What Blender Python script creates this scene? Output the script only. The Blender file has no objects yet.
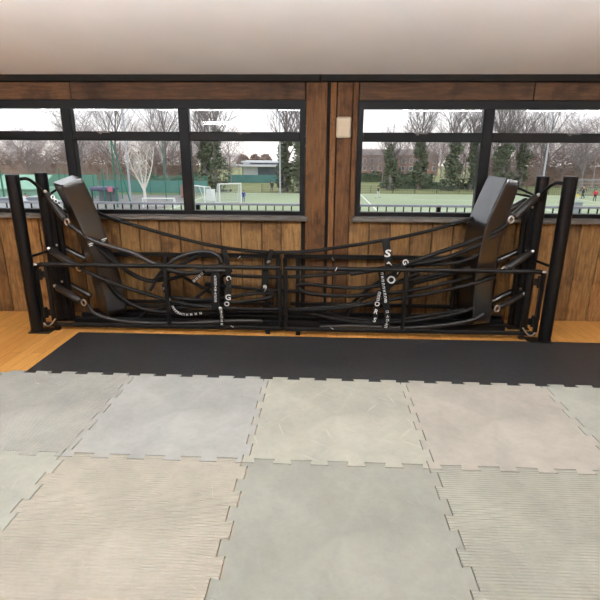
import bpy, math, random
from math import sin, cos, pi, radians
from mathutils import Vector, Matrix, Quaternion
R = random.Random(7)
col = bpy.context.scene.collection
scene = bpy.context.scene

# ------------------------------------------------------------------ camera
F, PIT, ROL, YAW, H = 476.13, .2964, .0058, .0364, 1.6014
fw = Vector((-sin(YAW)*cos(PIT), cos(YAW)*cos(PIT), -sin(PIT)))
r0 = Vector((cos(YAW), sin(YAW), 0)); u0 = r0.cross(fw)
rt = r0*cos(ROL)+u0*sin(ROL); up = -r0*sin(ROL)+u0*cos(ROL)
cd = bpy.data.cameras.new('camera'); cam = bpy.data.objects.new('camera', cd); col.objects.link(cam)
cd.sensor_width = 36; cd.lens = 36*F/600; cd.clip_start = .05; cd.clip_end = 2000
cam.matrix_world = Matrix(((rt.x, up.x, -fw.x, 0), (rt.y, up.y, -fw.y, 0), (rt.z, up.z, -fw.z, H), (0, 0, 0, 1)))
scene.camera = cam
def at(x, y, Y):
    d = fw+rt*((x-300)/F)-up*((y-300)/F); t = Y/d.y
    return Vector((0, 0, H))+d*t

# ------------------------------------------------------------------ materials
def srgb(c):
    return tuple(((v/255)/12.92 if v/255 <= .04045 else ((v/255+.055)/1.055)**2.4) for v in c)+(1,)
MATS = {}
class NT:
    def __init__(s, m): s.m = m; s.t = m.node_tree; s.b = s.t.nodes['Principled BSDF']
    def n(s, ty, **kw):
        o = s.t.nodes.new(ty)
        for k, v in kw.items():
            if k in ('attribute_name', 'operation', 'blend_type', 'data_type', 'wave_type', 'bands_direction', 'noise_dimensions', 'feature', 'distribution'): setattr(o, k, v)
            else: o.inputs[k.replace('_', ' ')].default_value = v
        return o
    def l(s, a, b): s.t.links.new(a, b)
    def coord(s, scale=(1, 1, 1), rot=(0, 0, 0)):
        tc = s.n('ShaderNodeTexCoord'); mp = s.n('ShaderNodeMapping')
        mp.inputs['Scale'].default_value = scale; mp.inputs['Rotation'].default_value = rot
        v = tc.outputs['Object']
        if any(rot) and scale != (1, 1, 1):            # turn first, then stretch
            m0 = s.n('ShaderNodeMapping'); m0.inputs['Rotation'].default_value = rot; mp.inputs['Rotation'].default_value = (0, 0, 0); s.l(v, m0.inputs['Vector']); v = m0.outputs[0]
        s.l(v, mp.inputs['Vector']); return mp.outputs[0]
    def noise(s, vec, scale, detail=4, rough=.55):
        o = s.n('ShaderNodeTexNoise'); o.inputs['Scale'].default_value = scale; o.inputs['Detail'].default_value = detail
        o.inputs['Roughness'].default_value = rough; s.l(vec, o.inputs['Vector']); return o.outputs[0]
    def ramp(s, fac, stops):
        o = s.n('ShaderNodeValToRGB'); e = o.color_ramp.elements
        while len(e) < len(stops): e.new(.5)
        for i, (p, c) in enumerate(stops): e[i].position = p; e[i].color = c if len(c) == 4 else srgb(c)
        s.l(fac, o.inputs[0]); return o.outputs[0]
    def mix(s, fac, a, b, mode='MIX'):
        o = s.n('ShaderNodeMix', data_type='RGBA', blend_type=mode)
        for v, i in ((fac, 0), (a, 6), (b, 7)):
            if hasattr(v, 'links'): s.l(v, o.inputs[i])
            else: o.inputs[i].default_value = v
        return o.outputs[2]
    def math(s, op, a, b=0.):
        o = s.n('ShaderNodeMath', operation=op)
        for v, i in ((a, 0), (b, 1)):
            if hasattr(v, 'links'): s.l(v, o.inputs[i])
            else: o.inputs[i].default_value = v
        return o.outputs[0]
    def bump(s, h, strength=.3, dist=.01):
        o = s.n('ShaderNodeBump'); o.inputs['Strength'].default_value = strength; o.inputs['Distance'].default_value = dist
        s.l(h, o.inputs['Height']); s.l(o.outputs[0], s.b.inputs['Normal'])
    def color(s, c): s.l(c, s.b.inputs['Base Color'])
def mat(name, c=(128, 128, 128), rough=.6, metal=0, spec=.5):
    m = bpy.data.materials.new(name); m.use_nodes = True; t = NT(m)
    t.b.inputs['Base Color'].default_value = srgb(c); t.b.inputs['Roughness'].default_value = rough
    t.b.inputs['Metallic'].default_value = metal; t.b.inputs['Specular IOR Level'].default_value = spec
    MATS[name] = m; return t
def varied(name, c1, c2, rough=.6, scale=8, metal=0, spec=.5, stretch=(1, 1, 1), bump=0):
    t = mat(name, c1, rough, metal, spec); v = t.coord(stretch); n = t.noise(v, scale)
    t.color(t.ramp(n, [(.3, c1), (.7, c2)]))
    if bump: t.bump(n, bump, .01)
    return t

varied('black_steel', (15, 15, 16), (20, 19, 18), .45, 14, spec=.25)
varied('black_paint', (9, 9, 10), (14, 14, 14), .4, 10, spec=.25)
t = varied('vinyl', (4, 4, 5), (7, 7, 8), .3, 30, spec=.5); t.b.inputs['Coat Weight'].default_value = 1; t.b.inputs['Coat IOR'].default_value = 1.7; t.b.inputs['Coat Roughness'].default_value = .2
varied('rope_black', (13, 12, 11), (23, 21, 20), .55, 60, bump=.15, spec=.25)
varied('rope_sleeve', (28, 26, 25), (42, 39, 37), .4, 40)
varied('strap_black', (9, 9, 10), (16, 16, 17), .75, 120, spec=.3)
mat('chrome', (232, 232, 232), .3, 1)
mat('lettering_white', (232, 232, 228), .6)
varied('white_plastic', (226, 226, 222), (236, 236, 232), .5, 10)
varied('beige_plastic', (196, 180, 152), (204, 188, 162), .5, 6)
varied('aluminium_dark', (12, 12, 13), (17, 17, 18), .5, 6, spec=.2)
varied('sill_grey', (92, 88, 84), (112, 108, 102), .4, 9)
varied('beam_dark', (26, 23, 21), (33, 30, 27), .65, 5, spec=.2)
varied('ceiling_white', (240, 240, 238), (246, 246, 244), .8, 2)
varied('wall_timber', (112, 84, 58), (134, 102, 72), .8, 3, stretch=(6, 6, 1))
varied('asphalt', (128, 128, 126), (150, 148, 145), .9, .6)
varied('concrete', (186, 184, 178), (200, 198, 192), .85, 2)
varied('lawn', (122, 132, 88), (150, 152, 104), .9, .35)
varied('turf', (152, 166, 134), (170, 182, 150), .9, .12)
mat('line_white', (235, 238, 232), .8)
varied('green_fence', (98, 150, 132), (112, 162, 144), .7, 3)
varied('green_hut', (138, 184, 160), (150, 194, 172), .6, 1)
varied('dark_hut', (92, 92, 118), (104, 104, 130), .6, 1)
varied('red_dull', (168, 116, 116), (178, 126, 124), .7, 1)
varied('red_sign', (206, 120, 136), (214, 132, 146), .6, 1)
varied('fence_dark', (58, 62, 60), (70, 74, 72), .7, 4)
varied('post_pale', (170, 172, 184), (186, 188, 198), .5, 4)
varied('post_green', (44, 112, 92), (56, 124, 104), .5, 4)
varied('goal_white', (232, 234, 234), (240, 242, 242), .5, 4)
varied('net_white', (196, 202, 204), (214, 218, 220), .8, 6)
varied('panel_white', (232, 234, 238), (240, 242, 246), .7, .5)
varied('panel_grey', (132, 138, 146), (148, 154, 160), .7, .5)
varied('glass_far', (92, 104, 114), (118, 128, 138), .3, .6)
varied('brick_far', (160, 122, 112), (178, 140, 128), .9, .5)
varied('roof_far', (150, 140, 138), (164, 152, 148), .9, .5)
varied('teal_panel', (88, 138, 140), (106, 154, 152), .8, .6)
varied('bark', (122, 114, 116), (150, 142, 144), .9, 3)
varied('bark_pink', (152, 138, 138), (176, 160, 160), .9, 3)
varied('birch', (216, 208, 200), (232, 226, 220), .8, 2)
varied('ivy', (82, 94, 78), (124, 132, 110), .8, 1.2)
varied('hedge', (96, 116, 100), (124, 138, 114), .9, 1)
varied('brush_brown', (146, 126, 118), (172, 150, 140), .9, 1)
varied('skin', (206, 160, 136), (212, 168, 144), .6, 4)
for n, c in dict(blue=(52, 70, 150), red=(214, 62, 76), dark=(44, 48, 60), yellow=(220, 206, 96), light=(208, 212, 218), navy=(40, 46, 84), hair=(48, 36, 30), shoe=(30, 30, 32), grey=(110, 114, 122)).items():
    varied('cloth_'+n, c, tuple(min(255, v+10) for v in c), .85, 8)
varied('car_silver', (190, 196, 200), (200, 206, 210), .3, 1)
mat('tyre', (28, 28, 30), .8)

def emit(name, c, s):
    t = mat(name, c); t.b.inputs['Emission Color'].default_value = srgb(c); t.b.inputs['Emission Strength'].default_value = s
emit('lamp_glow', (252, 252, 255), 30)
emit('added_uplight', (246, 249, 255), 190)  # upward glow added to whiten the ceiling

# glass: clear pane with a real Fresnel reflection
t = mat('glass'); nt = t.t
tr = t.n('ShaderNodeBsdfTransparent'); tr.inputs[0].default_value = (.95, .96, .96, 1); gl = t.n('ShaderNodeBsdfGlossy'); gl.inputs['Roughness'].default_value = 0
fr = t.n('ShaderNodeFresnel'); fr.inputs['IOR'].default_value = 1.45
ms = t.n('ShaderNodeMixShader'); t.l(fr.outputs[0], ms.inputs[0]); t.l(tr.outputs[0], ms.inputs[1]); t.l(gl.outputs[0], ms.inputs[2])
t.l(ms.outputs[0], nt.nodes['Material Output'].inputs['Surface'])

def plank_mat(name, dark, midc, light, grain_axis, spots=1.):
    t = mat(name, midc, .68, 0, .3)
    g = t.n('ShaderNodeNewGeometry'); rnd = g.outputs['Random Per Island']
    st = {'x': (1, 9, 9), 'z': (9, 9, 1)}[grain_axis]
    tc = t.n('ShaderNodeTexCoord'); off = t.n('ShaderNodeVectorMath', operation='SCALE'); cmb = t.n('ShaderNodeCombineXYZ')
    for i in range(3): t.l(rnd, cmb.inputs[i])
    t.l(cmb.outputs[0], off.inputs[0]); off.inputs['Scale'].default_value = 17.
    ad = t.n('ShaderNodeVectorMath', operation='ADD'); t.l(tc.outputs['Object'], ad.inputs[0]); t.l(off.outputs[0], ad.inputs[1])
    mp = t.n('ShaderNodeMapping'); mp.inputs['Scale'].default_value = st; t.l(ad.outputs[0], mp.inputs[0])
    grain = t.noise(mp.outputs[0], 5.5, 8, .65)
    blotch = t.noise(ad.outputs[0], 4.5, 5, .6)
    speck = t.noise(ad.outputs[0], 38, 3, .6)
    base = t.ramp(grain, [(.22, dark), (.48, midc), (.78, light)])
    tone = t.ramp(rnd, [(0, (.66, .63, .62, 1)), (.5, (.92, .92, .92, 1)), (1, (1.18, 1.16, 1.1, 1))])
    base = t.mix(1., base, tone, 'MULTIPLY')
    stain = t.ramp(blotch, [(.34, (.42, .38, .36, 1)), (.48, (1, 1, 1, 1)), (.62, (1, 1, 1, 1)), (.8, (1.4, 1.34, 1.22, 1))])
    base = t.mix(.85, base, stain, 'MULTIPLY')
    sp = t.ramp(speck, [(.26, (.25, .22, .2, 1)), (.36, (1, 1, 1, 1))])
    base = t.mix(.8*spots, base, sp, 'MULTIPLY')
    t.color(base); t.bump(grain, .35, .006)
plank_mat('planks_low', (82, 58, 34), (138, 103, 62), (180, 142, 90), 'z')
plank_mat('planks_mid', (70, 46, 24), (108, 73, 40), (136, 96, 56), 'z')
plank_mat('planks_head', (58, 41, 28), (92, 66, 45), (124, 91, 63), 'x')  # darker reclaimed wood, with some shade put into its colours

# laminate floor with boards running away from the viewer
t = mat('laminate', (198, 142, 76), .38, 0, .4)
v = t.coord((1, 1, 1), (0, 0, radians(90)))
br = t.n('ShaderNodeTexBrick'); t.l(v, br.inputs['Vector'])
for k, val in dict(Scale=1., Mortar_Size=.0012, Brick_Width=1.2, Row_Height=.095, Bias=0.).items(): br.inputs[k.replace('_', ' ')].default_value = val
br.inputs['Color1'].default_value = srgb((226, 168, 92)); br.inputs['Color2'].default_value = srgb((204, 144, 72)); br.inputs['Mortar'].default_value = srgb((124, 80, 38))
gn = t.noise(t.coord((14, 1.2, 1)), 5, 6, .6)
t.color(t.mix(.7, br.outputs[0], t.ramp(gn, [(.25, (.72, .68, .62, 1)), (.6, (1.05, 1.04, 1.02, 1))]), 'MULTIPLY'))

def mat_foam(name, c, ribs=None, scuff=.71):
    t = mat(name, c, .72, 0, .3)
    n1 = t.noise(t.coord(), 2.2, 6, .6); n2 = t.noise(t.coord(), 24, 4, .7)
    lo = tuple(v*.90 for v in c); hi = tuple(min(255, v*1.06) for v in c)
    base = t.ramp(n1, [(.3, lo), (.7, hi)])
    base = t.mix(.5, base, t.ramp(n2, [(.3, (.86, .86, .85, 1)), (.6, (1.03, 1.03, 1.03, 1))]), 'MULTIPLY')
    for rz, sc in ((.6, 3.), (-.9, 2.2), (1.3, 2.6)):                  # pale scuffs dragged across the foam
        s = t.noise(t.coord((.9, 14, 1), (0, 0, rz)), sc, 2, .5)
        base = t.mix(t.ramp(s, [(scuff, (0, 0, 0, 1)), (scuff+.05, (.5, .5, .5, 1))]), base, srgb(tuple(min(255, v*1.12) for v in c)))
    t.color(base)
    if ribs:
        w = t.n('ShaderNodeTexWave', wave_type='BANDS', bands_direction=ribs); w.inputs['Scale'].default_value = 20; t.l(t.coord(), w.inputs['Vector'])
        t.bump(w.outputs[1], .55, .006)
    else: t.bump(n2, .12, .004)
mat_foam('foam_ribbed_olive', (177, 178, 170), 'X')
mat_foam('foam_grey', (178, 180, 175)); mat_foam('foam_pale', (184, 184, 171), None, .665); mat_foam('foam_warm', (186, 182, 171)); mat_foam('foam_cool', (184, 187, 176))
mat_foam('foam_left', (176, 178, 166)); mat_foam('foam_ribbed_beige', (181, 176, 162), 'Y'); mat_foam('foam_green', (154, 155, 145)); mat_foam('foam_ribbed_green', (168, 168, 156), 'Y')
t = mat('rubber', (40, 40, 43), .42, 0, .4)
n = t.noise(t.coord(), 60, 4, .7); s = t.noise(t.coord((.7, 14, 1), (0, 0, .4)), 3, 4, .5); w2 = t.noise(t.coord(), 1.6, 5)
b = t.mix(.6, t.ramp(n, [(.35, (34, 34, 35)), (.65, (52, 52, 53))]), t.ramp(w2, [(.3, (.8, .8, .8, 1)), (.7, (1.25, 1.25, 1.25, 1))]), 'MULTIPLY')
t.color(t.mix(t.ramp(s, [(.66, (0, 0, 0, 1)), (.74, (.3, .3, .3, 1))]), b, srgb((104, 104, 106)))); t.bump(n, .15, .003)

# ------------------------------------------------------------------ object helpers
ORG = {}
def tag(o, label=None, cat=None, group=None, kind=None):
    if label: o['label'] = label
    if cat: o['category'] = cat
    if group: o['group'] = group
    if kind: o['kind'] = kind
    return o
def thing(name, label, cat, loc=(0, 0, 0), group=None, kind=None):
    o = bpy.data.objects.new(name, None); col.objects.link(o); o.location = loc; o.empty_display_size = .05
    ORG[o.name] = Vector(loc); return tag(o, label, cat, group, kind)
def frame_of(d):
    d = d.normalized(); a = Vector((0, 0, 1)) if abs(d.z) < .95 else Vector((0, 1, 0))
    x = a.cross(d).normalized(); return x, d.cross(x)
def smooth_path(pts, sub=6):
    P = [Vector(p) for p in pts]
    if len(P) < 3: return P
    Q = [P[0]*2-P[1]]+P+[P[-1]*2-P[-2]]; out = []
    for i in range(1, len(Q)-2):
        a, b, c, d = Q[i-1:i+3]
        for k in range(sub):
            t = k/sub
            out.append(.5*((2*b)+(c-a)*t+(2*a-5*b+4*c-d)*t*t+(3*b-a-3*c+d)*t**3))
    out.append(P[-1]); return out
class MB:
    def __init__(s): s.v = []; s.f = []; s.mi = []
    def add(s, vs, fs, m=0):
        n = len(s.v); s.v += [Vector(v) for v in vs]; s.f += [tuple(i+n for i in f) for f in fs]; s.mi += [m]*len(fs); return s
    def box(s, c, size, M=None, m=0, bev=0.):
        c = Vector(c); h = Vector(size)*.5
        if bev:
            b = min(bev, *(x*.9 for x in h)); vs = []; idx = {}
            for sx in (-1, 1):
                for sy in (-1, 1):
                    for sz in (-1, 1):
                        for ax in range(3):
                            p = Vector((sx*h.x, sy*h.y, sz*h.z))
                            for k, sg in enumerate((sx, sy, sz)):
                                if k != ax: p[k] -= sg*b
                            idx[(sx, sy, sz, ax)] = len(vs); vs.append(p)
            fs = []
            for ax in range(3):
                o1, o2 = [(1, 2), (2, 0), (0, 1)][ax]
                def key(a, sa, s1, s2, which):
                    k = [0, 0, 0]; k[a] = sa; k[o1] = s1; k[o2] = s2; return (k[0], k[1], k[2], which)
                for sa in (-1, 1):
                    q = [idx[key(ax, sa, *p, ax)] for p in ((-1, -1), (1, -1), (1, 1), (-1, 1))]
                    fs.append(q if sa > 0 else q[::-1])
                for s1 in (-1, 1):
                    for s2 in (-1, 1):
                        q = [idx[key(ax, -1, s1, s2, o1)], idx[key(ax, 1, s1, s2, o1)], idx[key(ax, 1, s1, s2, o2)], idx[key(ax, -1, s1, s2, o2)]]
                        fs.append(q if s1*s2 < 0 else q[::-1])
            for sx in (-1, 1):
                for sy in (-1, 1):
                    for sz in (-1, 1):
                        q = [idx[(sx, sy, sz, k)] for k in range(3)]; fs.append(q if sx*sy*sz > 0 else q[::-1])
        else:
            vs = [Vector((x*h.x, y*h.y, z*h.z)) for x in (-1, 1) for y in (-1, 1) for z in (-1, 1)]
            fs = [(0, 1, 3, 2), (4, 6, 7, 5), (0, 4, 5, 1), (2, 3, 7, 6), (0, 2, 6, 4), (1, 5, 7, 3)]
        return s.add([c+(M @ v if M else v) for v in vs], fs, m)
    def span(s, a, b, **k):
        a, b = Vector(a), Vector(b); return s.box((a+b)/2, [abs(x) for x in (b-a)], **k)
    def tube(s, pts, r, n=8, caps=True, m=0, closed=False):
        P = [Vector(p) for p in pts]; N = len(P); vs = []; fs = []; x = None
        for i in range(N):
            if closed: d = P[(i+1) % N]-P[i-1]
            else: d = P[min(i+1, N-1)]-P[max(i-1, 0)]
            d = d.normalized() if d.length > 1e-9 else Vector((0, 0, 1))
            if x is None: x, y = frame_of(d)
            else:
                x = x-d*x.dot(d); x = x.normalized() if x.length > 1e-6 else frame_of(d)[0]; y = d.cross(x)
            rr = r[i] if isinstance(r, (list, tuple)) else r
            vs += [P[i]+(x*cos(2*pi*k/n)+y*sin(2*pi*k/n))*rr for k in range(n)]
        for i in range(N if closed else N-1):
            a, b = i*n, ((i+1) % N)*n
            fs += [(a+k, a+(k+1) % n, b+(k+1) % n, b+k) for k in range(n)]
        if caps and not closed: fs += [tuple(range(n))[::-1], tuple((N-1)*n+k for k in range(n))]
        return s.add(vs, fs, m)
    def cyl(s, c, r, z0, z1, n=20, bev=0.):
        c = Vector((c[0], c[1], 0)); b = bev
        zs = [(z0, r-b), (z0+b, r), (z1-b, r), (z1, r-b)] if b else [(z0, r), (z1, r)]
        vs = []; fs = []
        for z, q in zs: vs += [c+Vector((cos(2*pi*k/n)*q, sin(2*pi*k/n)*q, z)) for k in range(n)]
        for i in range(len(zs)-1): fs += [(i*n+k, i*n+(k+1) % n, (i+1)*n+(k+1) % n, (i+1)*n+k) for k in range(n)]
        fs += [tuple(range(n))[::-1], tuple((len(zs)-1)*n+k for k in range(n))]
        return s.add(vs, fs)
    def bar(s, a, b, w, h=None, bev=.004):
        a, b = Vector(a), Vector(b); d = (b-a); L = d.length; x, y = frame_of(d); z = d.normalized()
        M = Matrix((x, y, z)).transposed(); return s.box((a+b)/2, (w, h or w, L), M, bev=bev)
    def prism(s, poly, z0, z1):
        n = len(poly)
        s.add([Vector((p[0], p[1], z)) for z in (z0, z1) for p in poly], [tuple(range(n))[::-1], tuple(range(n, 2*n))]+[(k, (k+1) % n, n+(k+1) % n, n+k) for k in range(n)])
        return s
    def ball(s, c, r, n=10, sc=(1, 1, 1)):
        c = Vector(c); vs = []; fs = []; m = n//2
        for i in range(1, m):
            a = pi*i/m; vs += [c+Vector((sin(a)*cos(2*pi*k/n)*sc[0], sin(a)*sin(2*pi*k/n)*sc[1], cos(a)*sc[2]))*r for k in range(n)]
        for i in range(m-2): fs += [(i*n+k, (i+1)*n+k, (i+1)*n+(k+1) % n, i*n+(k+1) % n) for k in range(n)]
        t = len(vs); vs += [c+Vector((0, 0, r*sc[2])), c-Vector((0, 0, r*sc[2]))]
        fs += [(t, k, (k+1) % n) for k in range(n)]+[(t+1, (m-2)*n+(k+1) % n, (m-2)*n+k) for k in range(n)]
        return s.add(vs, fs)
    def build(s, name, m, parent=None, smooth=False, label=None, origin=None, kind=None):
        me = bpy.data.meshes.new(name)
        if parent is not None: org = ORG[parent.name]
        elif origin is not None: org = Vector(origin)
        else:
            org = sum(s.v, Vector())/len(s.v); org.z = min(v.z for v in s.v)
        me.from_pydata([v-org for v in s.v], [], s.f)
        for x in (m if isinstance(m, (list, tuple)) else [m]): me.materials.append(MATS[x])
        if any(s.mi): me.polygons.foreach_set('material_index', s.mi)
        me.validate(); me.update()
        if smooth:
            me.polygons.foreach_set('use_smooth', [True]*len(me.polygons))
            try: me.set_sharp_from_angle(angle=radians(40))
            except Exception: pass
        o = bpy.data.objects.new(name, me); col.objects.link(o)
        if parent is not None: o.parent = parent
        else: o.location = org
        ORG[o.name] = org
        if label: o['label'] = label
        if kind: o['kind'] = kind
        return o
def copy_tree(o, parent=None):
    c = o.copy(); col.objects.link(c); c.parent = parent; ORG[c.name] = ORG[o.name].copy()
    for ch in list(o.children): copy_tree(ch, c)
    return c

# ------------------------------------------------------------------ the room shell
W = 4.657
FLOOR = MB().span((-5, -4, -.12), (5, 4.72, 0)).build('floor', 'laminate', kind='structure', origin=(0, 0, 0))
CZ = 2.28
CB = CZ+.2*8.6                                    # the climb of the white ceiling is invented to catch the upward glow
MB().add([(x, y, z+d) for x in (-5, 5) for y, z in ((4.6, CZ), (-4, CB)) for d in (0, .12)], [(0, 2, 6, 4), (1, 5, 7, 3), (0, 1, 3, 2), (4, 6, 7, 5), (0, 4, 5, 1), (2, 3, 7, 6)]).build('ceiling', 'ceiling_white', kind='structure', origin=(0, 0, CZ))
MB().span((-5.15, -4, 0), (-5, 4.72, CZ+1.9)).build('wall_left', 'wall_timber', kind='structure')
MB().span((5, -4, 0), (5.15, 4.72, CZ+1.9)).build('wall_right', 'wall_timber', kind='structure')
MB().span((-5.15, -4.15, 0), (5.15, -4, CZ+1.9)).build('wall_front', 'wall_timber', kind='structure')
# window wall: backing with two openings, clad in reclaimed boards
WIN = [(-3.51, -.130), (.352, 3.26)]; WZ0, WZ1 = 1.035, 2.072
bk = MB()
bk.span((-5, W+.03, 0), (5, W+.15, WZ0-.03)); bk.span((-5, W+.03, WZ1+.002), (5, W+.15, CZ+.12))
for a, b in ((-5, WIN[0][0]-.002), (WIN[0][1]+.002, WIN[1][0]-.002), (WIN[1][1]+.002, 5)): bk.span((a, W+.03, WZ0-.03), (b, W+.15, WZ1+.002))
wall = bk.build('wall_back', 'beam_dark', kind='structure', origin=(0, W, 0))
low = MB(); g = .0045
def boards(mb, x0, x1, z0, z1, ws):
    x = x0; k = 0
    while x < x1-.01:
        w = min(ws[k % len(ws)], x1-x); k += 1
        mb.span((x+g, W+R.uniform(-.004, .004), z0), (x+w-g, W+.03, z1), bev=.003); x += w
rr = random.Random(3)
boards(low, -5, WIN[0][1]-.03, .004, WZ0-.032, [.205, .19, .21, .2, .215, .195, .2])
boards(low, .30, 5, .004, WZ0-.032, [.2, .205, .195, .21, .2])
low.build('low_boards', 'planks_low', wall)
mid = MB()
for a, b, dy in ((-.128, .072, 0), (.094, .155, .006), (.158, .30, 0), ): mid.span((a+g, W-.004+dy, .004), (b-g, W+.03, 2.222), bev=.003)
mid.span((.303, W-.004, WZ0-.03), (.349, W+.03, 2.222), bev=.003)
boards(mid, -5, WIN[0][0]-.004, WZ0-.028, 2.222, [.2, .21]); boards(mid, WIN[1][1]+.004, 5, WZ0-.028, 2.222, [.2, .21])
mid.build('upright_boards', 'planks_mid', wall)
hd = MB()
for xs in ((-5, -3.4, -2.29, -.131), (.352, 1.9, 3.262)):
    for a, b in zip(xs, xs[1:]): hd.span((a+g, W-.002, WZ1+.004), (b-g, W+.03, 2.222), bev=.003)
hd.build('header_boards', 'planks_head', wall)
bm = MB(); bm.span((-5, 4.60, 2.225), (.0, W+.03, CZ+.1), bev=.004); bm.span((.006, 4.60, 2.225), (5, W+.03, CZ+.1), bev=.004)
bm.build('trim_1', 'beam_dark', kind='structure')

def window(n, x0, x1, mull, handles):
    w = thing('window_%d' % n, None, None, (x0, W, WZ0), kind='structure')
    ya, yb = W+.005, W+.085; TZ0, TZ1 = 1.718, 1.800
    f = MB(); f.span((x0, ya, WZ1-.07), (x1, yb, WZ1)); f.span((x0, ya, WZ0), (x1, yb, WZ0+.038))
    f.span((x0, ya, WZ0+.038), (x0+.05, yb, WZ1-.07)); f.span((x1-.05, ya, WZ0+.038), (x1, yb, WZ1-.07))
    f.build('window_frame', 'aluminium_dark', w)
    for m in mull: MB().span((m-.047, ya-.002, WZ0+.038), (m+.047, yb, WZ1-.07), bev=.006).build('mullion', 'aluminium_dark', w)
    xs = [x0+.05]+[v for m in mull for v in (m-.047, m+.047)]+[x1-.05]
    for a, b in zip(xs[::2], xs[1::2]):
        MB().span((a, ya-.003, TZ0), (b, yb, TZ1), bev=.006).build('transom', 'aluminium_dark', w)
        for z0, z1 in ((WZ0+.038, TZ0), (TZ1, WZ1-.07)): MB().span((a, W+.05, z0), (b, W+.056, z1)).build('pane', 'glass', w)
        # a thin light bead where the pane meets the transom
    for h in handles:
        hb = MB(); hb.box((h, ya-.01, TZ1-.008), (.12, .014, .01), bev=.003); hb.box((h-.03, ya-.014, TZ1-.016), (.02, .018, .016), bev=.003)
        hb.build('window_catch', 'sill_grey', w, label='grey metal catch')
    s = MB(); s.span((x0-.03, 4.585, WZ0-.046), (x1+.03, W+.004, WZ0-.008), bev=.006); s.span((x0, W+.004, WZ0-.03), (x1, yb, WZ0), bev=0)
    s.build('window_sill', 'sill_grey', w)
window(1, WIN[0][0], WIN[0][1], (-2.368, -1.262), (-2.02, -.70))
window(2, WIN[1][0], WIN[1][1], (1.535,), (.93, 2.3))

# white box on the boards between the windows
p0, p1 = at(336.5, 117, W), at(350.5, 138, W)
t_ = thing('wall_plate', 'small cream plastic box screwed to the boards between the two windows', 'wall box', ((p0.x+p1.x)/2, W, p1.z))
MB().box(((p0.x+p1.x)/2, W-.022, (p0.z+p1.z)/2), (p1.x-p0.x, .036, p0.z-p1.z), bev=.012).build('cover', 'beige_plastic', t_)
MB().box(((p0.x+p1.x)/2, W-.0425, (p0.z+p1.z)/2), (p1.x-p0.x-.03, .005, p0.z-p1.z-.03), bev=.002).build('front_panel', 'beige_plastic', t_)

# ceiling strip lights (out of the frame; one shows reflected in the window, the unseen row is added room light)
LS = [(-1.63, -.27, 2.17), (-3.6, 1.9, 2.245), (-1.8, 1.9, 2.245), (0, 1.9, 2.245), (1.8, 1.9, 2.245), (3.6, 1.9, 2.245)]
l0 = None
for i, (x, y, z) in enumerate(LS):
    if l0 is None:
        l0 = o = thing('ceiling_light', 'white strip light hung from the ceiling, out of direct view', 'ceiling light', (x, y, z), 'strip lights hung from the ceiling')
        MB().box((x, y, z), (1.24, .10, .016), bev=.003).build('light_housing', 'white_plastic', o)
        MB().box((x, y, z-.018), (1.2, .075, .02), bev=.006).build('lower_diffuser', 'lamp_glow', o)
        MB().box((x, y, z+.018), (1.2, .09, .02), bev=.006).build('added_up_diffuser', 'added_uplight', o)
        for dx in (-.5, .5): MB().tube([(x+dx, y, z+.02), (x+dx, y, CZ+.2*(4.6-y))], .003, 6).build('hanger', 'chrome', o)
    else: o = copy_tree(l0); o.location = (x, y, z)

# ------------------------------------------------------------------ floor mats
MX, MY, PHI = -1.3616, 3.2077, -.0096
def grid(u, v): return (MX+cos(PHI)*u-sin(PHI)*v, MY+sin(PHI)*u+cos(PHI)*v)
def seam(n0, n1, horiz, k, depth=.036, per=5):
    pts = []                                   # toothed line along one metre cells from n0 to n1
    for c in range(n0, n1):
        for i in range(per):
            a = c+i/per; q = .5/per; dv = .008
            seq = [(a+q*.5, -1), (a+q*.5-dv, 1), (a+q*1.5+dv, 1), (a+q*1.5, -1)]
            for s_, o_ in seq: pts.append((s_, k+o_*depth/2))
    pts = [(n0, k-depth/2)]+pts+[(n1, k-depth/2)]
    return [p if horiz else (p[1], p[0]) for p in pts]
def jig(i, j, m, label, z=.0165):
    b = seam(i, i+1, True, j); tp = seam(i, i+1, True, j+1); l = seam(j, j+1, False, i); r_ = seam(j, j+1, False, i+1)
    lo = i-.018; hi = i+1-.018
    def clip(q, ax, a, c): return [p for p in q if a < p[ax] < c]
    poly = [(lo, j-.018)]+clip(b, 0, lo+.02, hi-.005)+[(hi, j-.018)]+clip(r_, 1, j-.018+.02, j+1-.018-.005)+[(hi, j+1-.018)]+clip(tp, 0, lo+.02, hi-.005)[::-1]+[(lo, j+1-.018)]+clip(l, 1, j-.018+.02, j+1-.018-.005)[::-1]
    cx, cy = i+.48, j+.48; k = .9945
    pts = [grid(cx+(p[0]-cx)*k, cy+(p[1]-cy)*k) for p in poly]
    o = MB().prism(pts, .001, z).build('floor_mat', m, origin=(*grid(i+.5, j+.5), 0))
    tag(o, label, 'floor mat', 'interlocking grey floor mats')
jig(-1, -1, 'foam_ribbed_olive', 'olive grey ribbed jigsaw mat in the far row, leftmost, by the laminate floor')
jig(0, -1, 'foam_grey', 'smooth bluish grey jigsaw mat in the far row, second from the left')
jig(1, -1, 'foam_pale', 'scuffed pale grey jigsaw mat in the far row, in the middle beside the black mat')
jig(2, -1, 'foam_warm', 'smooth warm beige grey jigsaw mat in the far row, second from the right')
jig(3, -1, 'foam_cool', 'pale jigsaw mat in the far row, cut by the right edge of the photo')
jig(-1, -2, 'foam_left', 'smooth grey jigsaw mat in the near row, in the left corner')
jig(0, -2, 'foam_ribbed_beige', 'beige jigsaw mat with clear crosswise ribs in the near row')
jig(1, -2, 'foam_green', 'dull green grey smooth jigsaw mat in the near row, in the middle')
jig(2, -2, 'foam_ribbed_green', 'pale green grey ribbed jigsaw mat in the near row, at the right')
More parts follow.
